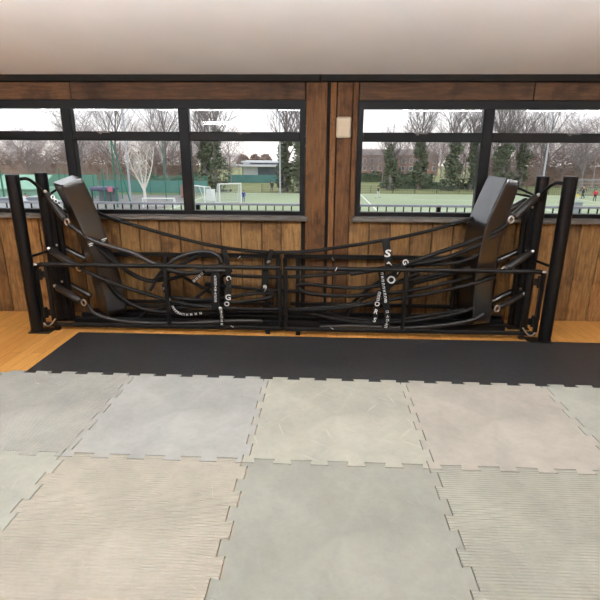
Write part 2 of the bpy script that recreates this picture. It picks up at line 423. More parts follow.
# black rubber mat whose near edge locks into the grey row
xl = -2.205; q = [grid(*p) for p in seam(-1, 5, True, 0)]; q = [(x, y+.004) for x, y in q if x > xl+.03 and x < 3.5]
poly = [(xl, q[0][1])]+q+[(3.52, q[-1][1]), (3.52, 4.045), (xl, 4.073)]
tag(MB().prism(poly, .001, .010).build('rubber_mat', 'rubber', origin=(.5, 3.6, 0)), 'large black rubber mat lying between the folded ring and the grey mats', 'floor mat')

# ------------------------------------------------------------------ folded boxing ring: posts
def ring_post(x, y, top, label, base=True, side=0):
    o = thing('ring_post', label, 'post', (x, y, 0), 'upright posts of the folded ring')
    MB().cyl((x, y), .054, .012, top-.012, 28).build('post_tube', 'black_paint', o, True)
    MB().cyl((x, y), .0555, top-.014, top, 28, .005).build('cap', 'rope_sleeve', o, True, label='dark grey end cap')
    b = MB().box((x+side*.05, y, .006), (.2, .15, .012), bev=.003); b.cyl((x, y), .06, .012, .02, 28); b.build('base_plate', 'black_paint', o)
    return o
PL, PR = (-2.618, 4.105), (2.056, 4.085); IL, IR = (-2.563, 4.45), (1.997, 4.45)
pl = ring_post(*PL, 1.425, 'tall round black post standing in front at the left end of the folded ring', side=1)
pr = ring_post(*PR, 1.445, 'tall round black post standing in front at the right end of the folded ring', side=-1)
il = ring_post(*IL, 1.43, 'round black post at the left end, set back by the window wall', side=1)
ir = ring_post(*IR, 1.43, 'round black post at the right end, set back by the window wall', side=-1)
for p, q_, o in ((PL, IL, pl), (PR, IR, pr)):
    s = 1 if q_[0] > p[0] else -1
    a = Vector((p[0]+s*.03, p[1]+.04, 1.385)); e = Vector((q_[0]+s*.01, q_[1]-.05, 1.22))
    MB().tube(smooth_path([a, a+Vector((s*.045, .05, .0)), (a+e)/2+Vector((s*.05, 0, .03)), e+Vector((s*.03, -.05, .05)), e], 5), .014, 10).build('bent_arm', 'black_steel', o, True)
    z = .705 if o is pl else .68
    MB().tube([(p[0]+s*.02, p[1]+.05, z), (q_[0]-s*.0, q_[1]-.05, z)], .012, 8).build('tie_bar', 'black_steel', o, True)
# channel on the inner posts that carries the rope fittings
for (x, y), s, o in ((IL, 1, il), (IR, -1, ir)):
    MB().span((x+s*.045, y-.03, .02), (x+s*.085, y+.03, 1.22), bev=.004).build('channel', 'black_steel', o)
    MB().span((x+s*.1, y-.02, .02), (x+s*.13, y+.02, 1.16), bev=.004).build('channel', 'black_steel', o)
    for z in (1.16, .76, .40): MB().ball((x+s*.07, y-.032, z), .012, 8, (1, .6, 1)).build('bolt', 'chrome', o, True, label='chrome bolt head')

# steel gates
def gate(name, label, y, xa, xb, ups, z0=.055, z1=.632, w=.034, round_at=None, extra=()):
    o = thing(name, label, 'gate', ((xa+xb)/2, y, 0), 'folding steel gates of the ring')
    rl = MB()
    if round_at is None: rl.bar((xa, y, z1), (xb, y, z1), w)
    else:
        ex = xa if round_at < 0 else xb; s = round_at; n = .05
        rl.tube([((xb if s < 0 else xa), y, z1), (ex-s*n, y, z1)], w*.58, 10)
        rl.tube([(ex-s*n, y, z1), (ex-s*n*.4, y, z1-.008), (ex-s*.008, y, z1-n*.45), (ex, y, z1-n)], w*.58, 10)
    rl.build('top_rail', 'black_steel', o, True)
    MB().bar((xa, y, z0), (xb, y, z0), w).build('bottom_rail', 'black_steel', o)
    for x in ups: MB().span((x-w/2, y-w/2, z0+w/2), (x+w/2, y+w/2, z1-w/2), bev=.004).build('upright', 'black_steel', o)
    for x in (xa+.12, xb-.12): MB().span((x-.02, y-.02, 0.0005), (x+.02, y+.02, z0-w/2)).build('foot', 'black_steel', o)
    for z in extra: MB().bar((xa+.06, y, z), (xb-.06, y, z), w*.8).build('cross_bar', 'black_steel', o)
    return o
gl_ = gate('folding_gate', 'black steel gate in front, left half, from the left post to the middle', 4.15, -2.565, -.329, (-2.575, -2.47, -1.375, -.335), round_at=-1)
gr_ = gate('folding_gate', 'black steel gate in front, right half, from the middle to the right post', 4.135, -.287, 1.99, (-.281, .79, 1.868, 1.985), round_at=1)
gate('folding_gate', 'black steel gate folded behind the ropes along the wall, left half', 4.58, -2.3, -.37, (-2.2, -1.5, -.95, -.50, -.385), w=.04, z1=.648, extra=(.16,))
gate('folding_gate', 'black steel gate folded behind the ropes along the wall, right half', 4.58, -.325, 1.85, (-.315, -.19, .93, 1.35, 1.72), w=.04, z1=.648, extra=(.16,))
# hinges between end posts and gates
for (x, y, s, par) in ((-2.59, 4.15, 1, gl_), (2.01, 4.135, -1, gr_)):
    for z in (.54, .17):
        h = MB(); h.cyl((x+s*.05, y), .02, z-.05, z+.05, 12); h.span((x+s*.02, y-.006, z-.03), (x+s*.1, y+.006, z+.03))
        h.build('hinge', 'black_paint', par, True)
    k = MB(); k.tube(smooth_path([(x+s*.03, y-.02, .07), (x+s*.06, y-.035, .05), (x+s*.10, y-.04, .06), (x+s*.15, y-.03, .12)], 4), .007, 8)
    k.build('latch_pin', 'chrome', par, True, label='bare metal latch pin')
    k = MB().ball((x+s*.025, y-.02, .635), .018, 8, (1.5, .8, .7)); k.build('corner_weld', 'chrome', par, True, label='worn bright metal corner')
# stacked deck beams lying along the wall
for i, (y, z0, z1, a, b) in enumerate(((4.25, .0005, .028, -2.42, 1.84), (4.35, .0005, .06, -2.38, 1.80), (4.45, .0005, .075, -2.35, 1.82))):
    o = MB().span((a, y-.022, z0), (b, y+.022, z1), bev=.004).build('deck_beam', 'black_steel')
    tag(o, ['flat black steel beam on the floor just behind the front gates', 'black steel beam on the floor, middle of the three behind the gates', 'taller black steel beam on the floor, nearest the wall'][i], 'beam', 'steel beams under the folded ring')

# ------------------------------------------------------------------ corner pads
def corner_pad(label, pts, w0, d, yaw, tags, swell=(1, 1)):
    C = smooth_path([at(*p) for p in pts], 8); o = thing('corner_pad', label, 'pad', (C[-1].x, C[-1].y, 0), 'tall padded corner cushions')
    N = len(C); hw, hd = w0/2, d/2
    prof = []
    for sx, sy in ((1, 1), (-1, 1), (-1, -1), (1, -1)):
        rr_ = .016
        a0 = {(1, 1): 0, (-1, 1): 90, (-1, -1): 180, (1, -1): 270}[(sx, sy)]
        q = []
        for k in range(4):
            a = radians(a0+30*k); q.append(((hw-rr_)*sx+cos(a)*rr_, (hd-rr_)*sy+sin(a)*rr_))
        t0, t1 = (sin(radians(a0)), -cos(radians(a0))), (-sin(radians(a0+90)), cos(radians(a0+90)))
        prof += [(q[0][0]+t0[0]*.006, q[0][1]+t0[1]*.006)]+q+[(q[3][0]+t1[0]*.006, q[3][1]+t1[1]*.006)]
    n = len(prof); mb = MB(); vs = []; fs = []
    for i, p in enumerate(C):
        tdir = (C[min(i+1, N-1)]-C[max(i-1, 0)]).normalized()
        ex = Vector((cos(yaw), sin(yaw), 0)); ex = (ex-tdir*ex.dot(tdir)).normalized(); ey = ex.cross(tdir)
        k = .94 if i in (0, N-1) else 1.; q = min(1, 3.2*i/N); wk = swell[0]+(swell[1]-swell[0])*q
        vs += [p+ex*(a*k if a > 0 else a*k*wk)+ey*b*k for a, b in prof]
    for i in range(N-1): fs += [(i*n+k, (i+1)*n+k, (i+1)*n+(k+1) % n, i*n+(k+1) % n) for k in range(n)]
    fs += [tuple(range(n)), tuple((N-1)*n+k for k in range(n))[::-1]]
    mb.add(vs, fs); body = mb.build('padding', 'vinyl', o, True)
    # stitched seams along the front corners
    for sx in (1, -1):
        pth = []
        for i, p in enumerate(C):
            tdir = (C[min(i+1, N-1)]-C[max(i-1, 0)]).normalized()
            ex = Vector((cos(yaw), sin(yaw), 0)); ex = (ex-tdir*ex.dot(tdir)).normalized(); ey = ex.cross(tdir)
            sg = 1 if ey.y < 0 else -1
            pth.append(p+ex*sx*(hw-.006)*((swell[0]+(swell[1]-swell[0])*min(1, 3.2*i/N)) if sx < 0 else 1)+ey*sg*(hd-.006))
        MB().tube(pth[1:-1], .006, 6).build('piping', 'rope_sleeve', body, True, label='dark grey piping')
    for f, ww in tags:
        p = C[int(f*(N-1))]; q2 = C[int(f*(N-1))+1]; tdir = (q2-p).normalized()
        ex = Vector((cos(yaw), sin(yaw), 0)); ex = (ex-tdir*ex.dot(tdir)).normalized(); ey = ex.cross(tdir)
        sg = 1 if ey.y < 0 else -1; M = Matrix((ex, ey, tdir)).transposed()
        b = MB().box(p+ey*sg*(hd+.002)+ex*ww, (.05, .004, .012), M)
        b.box(p+ey*sg*(hd+.002)+ex*(ww-.01)+tdir*.016, (.03, .004, .006), M)
        b.build('label_patch', 'lettering_white', o, label='small white label')
    return o
corner_pad('tall black corner pad bent and leaning outwards at the left end of the ring',
    [(67, 180, 4.25), (79, 205, 4.31), (90, 232, 4.37), (101, 262, 4.41), (109, 290, 4.41), (113, 311, 4.41)], .19, .27, radians(43), ((.46, .06), (.46, -.06)))
corner_pad('black corner pad with a broad pale side at the right end of the ring',
    [(503, 178, 4.41), (492, 212, 4.41), (483, 244, 4.41), (477, 280, 4.41), (475, 318, 4.41)], .14, .34, radians(10), (), (.8, 1.6))

# ------------------------------------------------------------------ turnbuckle sleeves
def sleeve(a, b, ya, yb, r, label, hook=True, bright=False):
    A, B = at(*a, ya), at(*b, yb); d = (B-A).normalized(); o = thing('turnbuckle_sleeve', label, 'turnbuckle', A, 'padded turnbuckles of the ring')
    P = [A, A+d*.012, A+d*.02]+[A+(B-A)*k for k in (.3, .6)]+[B-d*.02, B-d*.01, B]
    MB().tube(P, [r*.75, r*.92, r, r, r, r, r*.92, r*.75], 14).build('padding', 'rope_sleeve' if bright else 'vinyl', o, True)
    e = MB(); e.tube([A-d*.03, A+d*.01], .011, 8); e.ball(A-d*.03, .018, 8); e.build('end_bolt', 'chrome', o, True)
    if hook:
        x, y = frame_of(d); c = B+d*.035
        k = MB(); k.tube([B-d*.01, B+d*.015], .009, 8); k.tube([c+(d*cos(2*pi*i/16)+Vector((0, 0, 1)).cross(d).cross(d).normalized()*sin(2*pi*i/16))*.029 for i in range(16)], .008, 6, closed=True)
        k.build('hook', 'chrome', o, True)
    return o
sleeve((47, 194), (65, 219), 4.34, 4.25, .034, 'top padded turnbuckle at the left post, slanting down to a ring', bright=True)
sleeve((51, 250), (76, 266), 4.36, 4.25, .033, 'middle padded turnbuckle at the left post, the nearer one', bright=True)
sleeve((62, 247), (86, 259), 4.49, 4.46, .028, 'middle padded turnbuckle at the left post, the farther one', False)
sleeve((57, 287), (81, 301), 4.36, 4.25, .034, 'lowest padded turnbuckle at the left post, the nearer one', bright=True)
sleeve((67, 283), (91, 296), 4.49, 4.46, .028, 'lowest padded turnbuckle at the left post, the farther one', False)
sleeve((536, 197), (514, 217), 4.34, 4.25, .036, 'top padded turnbuckle at the right post, the nearer one', bright=True)
sleeve((527, 200), (506, 212), 4.49, 4.46, .032, 'top padded turnbuckle at the right post, the farther one', False)
sleeve((530, 253), (507, 268), 4.36, 4.25, .034, 'middle padded turnbuckle at the right post, the nearer one', bright=True)
sleeve((521, 250), (497, 261), 4.49, 4.46, .028, 'middle padded turnbuckle at the right post, the farther one', False)
sleeve((522, 295), (500, 307), 4.36, 4.25, .026, 'lowest padded turnbuckle at the right post, the nearer one', bright=True)
sleeve((514, 291), (489, 303), 4.49, 4.46, .032, 'lowest padded turnbuckle at the right post, the farther one', False)

# ------------------------------------------------------------------ ropes
def rope(label, Y, pts, r=.018, m='rope_black', sleeve_at=None):
    P = []
    for p in pts: P.append(at(p[0], p[1], p[2] if len(p) > 2 else Y))
    S = smooth_path(P, 6); o = MB().tube(S, r, 10).build('ring_rope', m, smooth=True)
    tag(o, label, 'rope', 'ropes of the folded ring')
    return o
rope('top black rope hanging in one long sag from the left pad to the right pad', 4.50, [(92, 210), (108, 217), (130, 224), (165, 234), (200, 243), (230, 248.5), (262, 252), (300, 252), (335, 248), (385, 240), (420, 233), (450, 225), (480, 216), (494, 211)], .0165)
rope('sleeved black rope from the top left ring down behind the gate', 4.235, [(69, 224), (78, 231), (90, 239), (112, 247, 4.24), (135, 254, 4.25), (158, 266, 4.26), (185, 273, 4.27), (212, 271, 4.29), (228, 271, 4.3)], .021, 'rope_sleeve')
rope('black rope looping under the left sleeved rope', 4.30, [(86, 238, 4.25), (104, 253), (120, 266), (138, 277), (152, 281), (163, 275), (178, 266), (198, 256)], .019)
rope('slack black rope dipping low below the rail at the left', 4.33, [(98, 240, 4.275), (112, 256), (128, 272), (146, 280), (170, 279), (200, 270), (222, 266)], .017)
rope('black rope from the middle left turnbuckle sagging to the centre', 4.215, [(80, 268), (100, 278), (125, 287), (150, 295), (175, 302), (200, 306), (225, 308), (255, 309), (290, 309), (330, 307), (360, 303)], .0165)
rope('lowest black rope at the left, sagging to just above the floor', 4.215, [(87, 304), (93, 312), (104, 317), (122, 321), (150, 323), (190, 323), (230, 321), (262, 321)], .019, 'rope_sleeve')
rope('black rope from behind the left pad to the low centre', 4.29, [(104, 277, 4.275), (116, 292), (128, 302), (144, 309), (165, 312), (200, 313), (250, 312), (290, 312)], .018)
rope('arched black rope standing up above the left gate', 4.31, [(150, 290), (158, 276), (168, 265), (180, 257), (196, 252), (210, 252), (218, 256), (222, 262)], .019, 'rope_sleeve')
rope('black rope doubled back in a narrow loop left of the centre uprights', 4.24, [(170, 309), (200, 306), (238, 302), (262, 299), (271, 297), (273, 294.5), (268, 292.5), (250, 294), (225, 298), (198, 300), (170, 297)], .0165)
rope('black rope crossing diagonally low at the left of the letter straps', 4.37, [(138, 319, 4.36), (150, 311), (172, 306), (192, 300), (206, 290), (220, 278), (232, 270)], .016)
rope('black rope crossing diagonally behind the left gate upright', 4.40, [(158, 262), (175, 272), (196, 284), (210, 292), (226, 302)], .016)
rope('straight black rope level with the top of the loops, through the middle', 4.45, [(176, 272), (205, 274), (240, 276), (275, 277), (310, 276), (345, 273), (375, 269), (400, 265), (430, 260), (462, 256)], .016)
rope('straight black rope halfway down, left of the centre', 4.43, [(205, 284), (235, 287), (262, 289.5), (290, 291), (303, 291)], .016)
rope('bent black rope behind the left pad, lowest of the short ones', 4.46, [(106, 300), (120, 303), (150, 306), (190, 307), (230, 306)], .016)
rope('black rope from the top right ring down to the rail', 4.235, [(507, 224), (497, 231), (486, 235, 4.25), (464, 244), (440, 252, 4.26), (415, 261, 4.27), (398, 266), (372, 271, 4.29), (350, 274, 4.31)], .0185)
rope('black rope just under the top right one, running to the letter straps', 4.25, [(498, 233), (481, 244), (452, 256, 4.26), (430, 262, 4.27), (408, 265, 4.28), (392, 270, 4.29)], .018)
rope('third black rope from the right pad along the back rail', 4.30, [(487, 250, 4.27), (474, 257, 4.26), (460, 262), (440, 264), (410, 265), (392, 266)], .018)
rope('black rope from the middle right ring sagging down to the centre', 4.215, [(495, 277), (480, 282), (450, 289), (420, 295), (395, 299), (366, 304), (335, 308.5), (300, 310), (270, 309)], .018)
rope('lowest black rope at the right, sagging to just above the floor', 4.215, [(484, 314), (474, 319.5), (455, 323.5), (425, 327), (395, 328), (360, 326), (320, 327)], .019, 'rope_sleeve')
rope('black rope doubled back in a long loop right of the centre uprights', 4.28, [(470, 268), (440, 274), (415, 279), (390, 284), (360, 288), (330, 286.5), (308, 284), (299, 285), (298, 288), (304, 292), (322, 295), (350, 296), (385, 293.5), (420, 289), (450, 282), (472, 277)], .0175)
rope('slanting black rope low on the right, falling from the centre then rising', 4.25, [(302, 311), (318, 315), (340, 320), (365, 323), (395, 322.5), (430, 319), (462, 312), (478, 306)], .018)
rope('black rope just above the floor beams, right of the centre', 4.33, [(310, 309), (330, 315), (355, 319), (392, 320), (430, 315), (465, 309)], .016)
rope('black rope crossing diagonally from the letter straps down to the left', 4.34, [(345, 314), (350, 306), (360, 296), (374, 285), (388, 276), (404, 268)], .017)
rope('black rope crossing diagonally behind the right letter strap', 4.38, [(345, 319, 4.36), (352, 310), (362, 300), (378, 293), (400, 281), (420, 273)], .015)
rope('short black rope rising towards the right pad under the rail', 4.40, [(412, 284), (432, 279), (455, 273), (472, 269)], .016)

# ------------------------------------------------------------------ letter straps
def strap(label, pts, w, name='rope_strap', letters=(), marks=(), group='letter straps on the ring ropes', buckle=None):
    P = smooth_path([at(*p) for p in pts], 5); mb = MB(); vs = []; fs = []; h = .004; E = []
    for i, p in enumerate(P):
        d = (P[min(i+1, len(P)-1)]-P[max(i-1, 0)]).normalized(); sd = Vector((0, -1, 0)).cross(d).normalized(); nr = d.cross(sd).normalized()
        if nr.y > 0: nr = -nr
        E.append((p, d, sd, nr)); vs += [p+sd*w/2+nr*h, p-sd*w/2+nr*h, p-sd*w/2-nr*h, p+sd*w/2-nr*h]
    for i in range(len(P)-1): fs += [(i*4+k, i*4+(k+1) % 4, i*4+4+(k+1) % 4, i*4+4+k) for k in range(4)]
    fs += [(3, 2, 1, 0), tuple(len(vs)-4+k for k in range(4))]
    mb.add(vs, fs); o = thing(name, label, 'strap', P[-1], group)
    band = mb.build('webbing', 'strap_black', o)
    lm = MB()
    for f, ch, size, rot in letters:
        p, d, sd, nr = E[min(int(f*(len(E)-1)), len(E)-1)]
        cu = bpy.data.curves.new('glyph', 'FONT'); cu.body = ch; cu.size = 1; cu.align_x = 'CENTER'; cu.align_y = 'CENTER'; cu.resolution_u = 3; cu.offset = .025; cu.extrude = .02
        tmp = bpy.data.objects.new('glyph', cu); col.objects.link(tmp); me = bpy.data.meshes.new_from_object(tmp)
        M = Matrix.Rotation(rot, 3, 'Y')
        gx_, gz_ = M @ Vector((1, 0, 0)), M @ Vector((0, 0, 1)); gx_ = (gx_-nr*gx_.dot(nr)).normalized(); gz_ = (gz_-nr*gz_.dot(nr)).normalized()
        lm.add([p+nr*(h+.002+v.co.z*.05)+gx_*v.co.x*size+gz_*v.co.y*size for v in me.vertices], [tuple(q.vertices) for q in me.polygons])
        bpy.data.objects.remove(tmp); bpy.data.curves.remove(cu); bpy.data.meshes.remove(me)
    rk = random.Random(len(pts)*7+int(pts[0][0]))
    for f0, f1, n, sz in marks:                       # rows of characters too small to read
        for k in range(n):
            f = f0+(f1-f0)*(k+.5)/n; i = min(int(f*(len(E)-1)), len(E)-2); p, d, sd, nr = E[i]; p = p+(E[i+1][0]-p)*(f*(len(E)-1)-i)
            M = Matrix((sd, nr, d)).transposed(); q2 = p+nr*(h+.001)
            st = rk.choice(('L', 'H', 'I', 'E'))
            lm.box(q2+d*sz*.3, (sz*.9, .002, sz*.2), M)
            if st != 'I': lm.box(q2-d*sz*.25, (sz*.9, .002, sz*.2), M)
            if st in 'LE': lm.box(q2+sd*sz*.35, (sz*.2, .002, sz*.7), M)
            if st in 'HI': lm.box(q2, (sz*.22, .002, sz*.7), M)
    if lm.v: lm.build('lettering', 'lettering_white', band, label='white lettering')
    if buckle:
        b = MB()
        for f in buckle:
            p, d, sd, nr = E[int(f*(len(E)-1))]
            b.box(p+nr*.012, (w*.5, .014, .03), Matrix((sd, nr, d)).transposed(), bev=.004); b.tube(smooth_path([p+nr*.02-d*.02, p+nr*.024+sd*.02, p+nr*.02+d*.04], 4), .005, 6)
        b.build('buckle', 'chrome', o, True)
    return o
strap('black strap hanging from the top rope at the right, large S at its top', [(385.5, 240, 4.47), (387, 250, 4.40), (388.5, 260, 4.30), (389, 266, 4.20)], .07, letters=((.5, 'S', .125, .1), (.9, 'A', .07, .3)))
strap('slanting black strap at the right with a large white letter O', [(405, 262, 4.195), (398, 271, 4.195), (391, 280, 4.2), (386, 290, 4.205)], .062, letters=((.06, 'G', .07, 1.1), (.36, 'R', .07, .9), (.68, 'O', .095, .5)))
strap('upright black strap with a column of small white characters right of centre', [(381.5, 269, 4.182), (383, 283, 4.18), (385, 296, 4.18), (386, 308, 4.18)], .062, marks=((.06, .74, 8, .026),), letters=((.86, '8', .05, 0),))
strap('black strap ending low at the right, small white characters near its end', [(386, 303, 4.178), (387.5, 318, 4.175), (385, 329, 4.175)], .06, marks=((.2, .95, 5, .03),))
strap('short slanting black strap with worn white letters, left of the upright strap', [(380, 290, 4.2), (377, 304, 4.195), (374, 324, 4.19)], .05, marks=((.05, .4, 3, .03),), letters=((.53, 'O', .06, .3), (.72, 'R', .06, .3), (.9, 'S', .06, .3)))
strap('upright black strap with a column of small white characters left of centre', [(215, 272, 4.182), (215.5, 285, 4.18), (215.5, 298, 4.18), (215.5, 310, 4.18)], .075, marks=((.06, .78, 10, .024),))
strap('black strap hanging from the top rope at the left with large worn white letters', [(224, 249, 4.46), (226, 258, 4.36), (228, 270, 4.24), (228.5, 284, 4.2), (228, 300, 4.195), (226, 306, 4.19)], .05, letters=((.36, 'S', .06, .9), (.55, 'C', .06, 1.2), (.78, 'G', .075, 0), (.92, 'O', .06, 0)))
strap('short black strap with small white characters hanging below the left upright strap', [(220, 307, 4.175), (221.5, 314, 4.175), (222, 326, 4.175)], .045, marks=((.3, .98, 5, .026),), buckle=(.1,))
strap('curled black strap lying along the low ropes with a bent row of white letters', [(163, 284, 4.195), (166, 294, 4.192), (171, 303, 4.19), (176, 311, 4.19), (186, 314.5, 4.19), (205, 312.5, 4.19)], .03, marks=((.05, .12, 1, .022), (.46, .98, 11, .026)), letters=((.2, 'O', .035, .4), (.34, 'O', .04, .4)))
strap('short black strap with white letters tied across the ropes behind the left gate', [(205, 271, 4.24), (198, 277, 4.24), (192, 283, 4.24)], .035, marks=((.1, .9, 4, .028),))
strap('black strap buckled round the top rope just left of the centre uprights', [(271.5, 250, 4.465), (269, 259, 4.30), (266.5, 266, 4.17), (264.5, 272, 4.18)], .04, buckle=(.55,))
strap('thick black strap end hanging below the rail left of the centre uprights', [(265, 270, 4.18), (265, 280, 4.18), (264.5, 291, 4.18)], .06, buckle=(.88,))
def tie(px, py, Y, a, label):
    p = at(px, py, Y); d = Vector((cos(a), 0, sin(a)))*.018
    tag(MB().tube([p-d, p, p+d+Vector((0, 0, .004))], .0035, 6).build('cable_tie', 'white_plastic', smooth=True), label, 'cable tie', 'white cable ties on the steel gates')
tie(239, 257.5, 4.558, .6, 'white cable tie on the back rail left of the centre uprights')
tie(333, 259.5, 4.558, -1., 'white cable tie on the back rail right of the centre uprights')
tie(336, 269.5, 4.112, 1., 'white cable tie on the front top rail right of the centre uprights')
tie(332, 328.5, 4.112, -.6, 'white cable tie on the front bottom rail right of the centre uprights')
tie(232, 326.5, 4.127, -.6, 'white cable tie on the front bottom rail left of the centre uprights')
tie(239, 313.5, 4.562, -.6, 'white cable tie on the low back bar left of the centre uprights')
# pad brackets at the right post
o = thing('pad_bracket', 'black steel bracket of two bars between the right pad and its post', 'bracket', at(525, 193, 4.40))
MB().tube([at(514, 186, 4.385), at(534, 195, 4.40)], .01, 8).build('bar', 'black_steel', o, True); MB().tube([at(511, 193, 4.385), at(533, 197, 4.405)], .01, 8).build('bar', 'black_steel', o, True)
o = thing('pad_bracket', 'bracket with bright metal links between the left pad and its post', 'bracket', at(52, 195, 4.40))
MB().tube([at(46, 197, 4.40), at(56, 190, 4.37)], .011, 8).build('bar', 'black_steel', o, True)
k = MB()
for px, py in ((53, 197), (56, 201), (58, 206), (61, 208)):
    c = at(px, py, 4.29); k.tube([c+Vector((cos(a), .2*sin(a), sin(a)))*.016 for a in [2*pi*i/12 for i in range(12)]], .006, 6, closed=True)
k.build('chain', 'chrome', o, True)

# ================================================================== outdoors (the hall is one floor up)
G = -3.8
def gx(px, py, Y): return at(px, py, Y).x
MB().span((-160, 8, G-.3), (170, 260, G-.02)).build('ground', 'lawn', kind='structure', origin=(0, 60, G))
MB().span((-60, 9, G-.02), (-16, 66, G)).build('yard', 'asphalt', kind='structure', origin=(-40, 40, G))
pitch = MB().span((-16, 20, G-.02), (75, 71, G+.005)).build('sports_pitch', 'turf', kind='structure', origin=(20, 45, G))
ln = MB()
for a, b in (((-15, 69.5), (74, 69.5)), ((6, 69.5), (6, 21)), ((24, 69.5), (24, 21)), ((-15, 21), (-15, 69.5)), ((12, 62), (20, 62)), ((26, 58), (46, 58)), ((34, 21), (34, 69.5)), ((8, 48), (20, 52))):
    d = Vector((b[0]-a[0], b[1]-a[1], 0)); n = Vector((-d.y, d.x, 0)).normalized()*.09
    A, B = Vector((*a, G+.01)), Vector((*b, G+.01)); ln.add([A-n, B-n, B+n, A+n], [(0, 1, 2, 3)])
ln.build('pitch_lines', 'line_white', pitch)
# terrace and railing outside the windows
MB().span((-9, W+.16, -.35), (9, 6.5, -.12)).build('terrace', 'concrete', kind='structure', origin=(0, 5.5, -.2))
rl = thing('railing', 'low metal railing with thin black bars just outside the windows', 'railing', (0, 6.3, -.12))
MB().bar((-5.6, 6.3, .975), (5.4, 6.3, .975), .03).build('top_rail', 'post_pale', rl, label='pale grey top rail')
MB().bar((-5.6, 6.3, .0), (5.4, 6.3, .0), .03).build('bottom_rail', 'black_paint', rl)
x = -5.5; k = 0
while x < 5.4:
    if k % 14 == 7: MB().span((x-.025, 6.275, -.12), (x+.025, 6.325, .96)).build('post', 'black_paint', rl)
    else: MB().span((x-.007, 6.293, .015), (x+.007, 6.307, .96)).build('baluster', 'black_paint', rl)
    x += .112; k += 1

def far(px, Y, py=190): return Vector((gx(px, py, Y), Y, G))
# ---- trees
def branch(mb, p, d, L, r, lev, rnd, nsides, spread, kids, up_):
    n = 3 if lev > 1 else 5; pts = [p]; q = p.copy(); dd = d.copy()
    for i in range(n):
        dd = (dd+Vector((rnd.gauss(0, .09), rnd.gauss(0, .09), rnd.gauss(0, .05)+up_*.05))).normalized(); q = q+dd*(L/n); pts.append(q)
    end = r*.45 if lev < 3 else r*.3
    mb.tube(pts, [r+(end-r)*i/n for i in range(n+1)], nsides if lev < 2 else 3, caps=False)
    if lev >= len(kids): return
    for k in range(kids[lev]):
        f = rnd.uniform(.35, 1.) if lev else .3+.7*(k+rnd.random())/kids[lev]
        i = min(int(f*n), n-1); b = pts[i].lerp(pts[i+1], f*n-i)
        ax = Vector((rnd.gauss(0, 1), rnd.gauss(0, 1), rnd.gauss(0, .35))).normalized()
        nd = (dd*(1-spread)+ax*spread+Vector((0, 0, up_*.3))).normalized()
        branch(mb, b, nd, L*rnd.uniform(.5, .72)*(1.0 if lev else .82), max(end, r*.42), lev+1, rnd, nsides, spread, kids, up_)
def bare_tree(seed, h, r, m, kids=(9, 6, 6, 4), spread=.62, up_=.5, label=None, trunk_lab=None):
    rnd = random.Random(seed); o = thing('bare_tree', label, 'tree', (0, 0, 0), 'bare trees of the wood behind the pitch')
    tr_ = MB(); pts = [Vector((0, 0, -.3))]; 
    for i in range(6): pts.append(Vector((rnd.gauss(0, .12), rnd.gauss(0, .12), h*.6*(i+1)/6)))
    tr_.tube(pts, [r*(1.25-.12*i) for i in range(7)], 7); tr_.build('trunk', m, o, True)
    br_ = MB()
    for k in range(kids[0]+3):
        f = .28+.72*k/(kids[0]+2); z = f*6; i = min(int(z), 5); b = pts[i].lerp(pts[i+1], z-i); a = k*2.4+rnd.random()
        d = Vector((cos(a)*spread, sin(a)*spread, .45+.6*f)).normalized()
        branch(br_, b, d, h*rnd.uniform(.30, .42), r*.42, 1, rnd, 4, spread, kids, up_)
    br_.build('branches', m, o)
    return o
def leaf_mass(mb, shape, n, size, rnd):
    for _ in range(n):
        c = shape(); a = Vector((rnd.gauss(0, 1), rnd.gauss(0, 1), rnd.gauss(0, 1))).normalized(); x, y = frame_of(a); s = size*rnd.uniform(.6, 1.3)
        mb.add([c-x*s, c-y*s*.55, c+x*s, c+y*s*.55], [(0, 1, 2, 3)])
PROTO = [bare_tree(11, 12, .17, 'bark'), bare_tree(12, 13, .16, 'bark_pink', spread=.7), bare_tree(13, 11, .15, 'bark_pink', kids=(10, 6, 6, 4), spread=.55), bare_tree(14, 14, .2, 'bark', spread=.5, up_=.9)]
used = set()
UNDER = 'young bare tree in the undergrowth of the wood behind the pitch'
def put(kind, loc, s, rz, label):
    o = PROTO[kind] if kind not in used else copy_tree(PROTO[kind]); used.add(kind)
    o.location = loc; o.scale = (s, s, s*R.uniform(.92, 1.1)); o.rotation_euler = (0, 0, rz); o['label'] = label
WL = 'bare winter tree in the dense brown wood behind the pitch'
for i in range(46):
    px = -30+i*14.4+R.uniform(-5, 5); Y = R.uniform(84, 104)
    if 232 < px < 286: continue
    hs = .78 if px < 60 else (.95 if px < 180 else (.86 if px < 470 else .95))
    if 286 < px < 400: hs *= .72
    put(R.choice((0, 1, 2, 1, 2)), far(px, Y), .86*hs*R.uniform(.85, 1.1)*Y/92, R.uniform(0, 6), WL)
for i in range(30):
    px = -20+i*22+R.uniform(-7, 7); Y = R.uniform(112, 140)
    hs = .8 if px < 400 else .95
    if 225 < px < 300: hs = .5
    if 300 <= px < 400: hs = .6
    put(R.choice((1, 2)), far(px, Y), .85*hs*Y/110, R.uniform(0, 6), WL)
for i in range(52):
    px = -25+i*12.4+R.uniform(-5, 5)
    if 236 < px < 283 or 352 < px < 440 and i % 3: continue
    put(R.choice((0, 1, 2)), far(px, (Y := R.uniform(80, 110))), R.uniform(.38, .55)*Y/92, R.uniform(0, 6), UNDER)
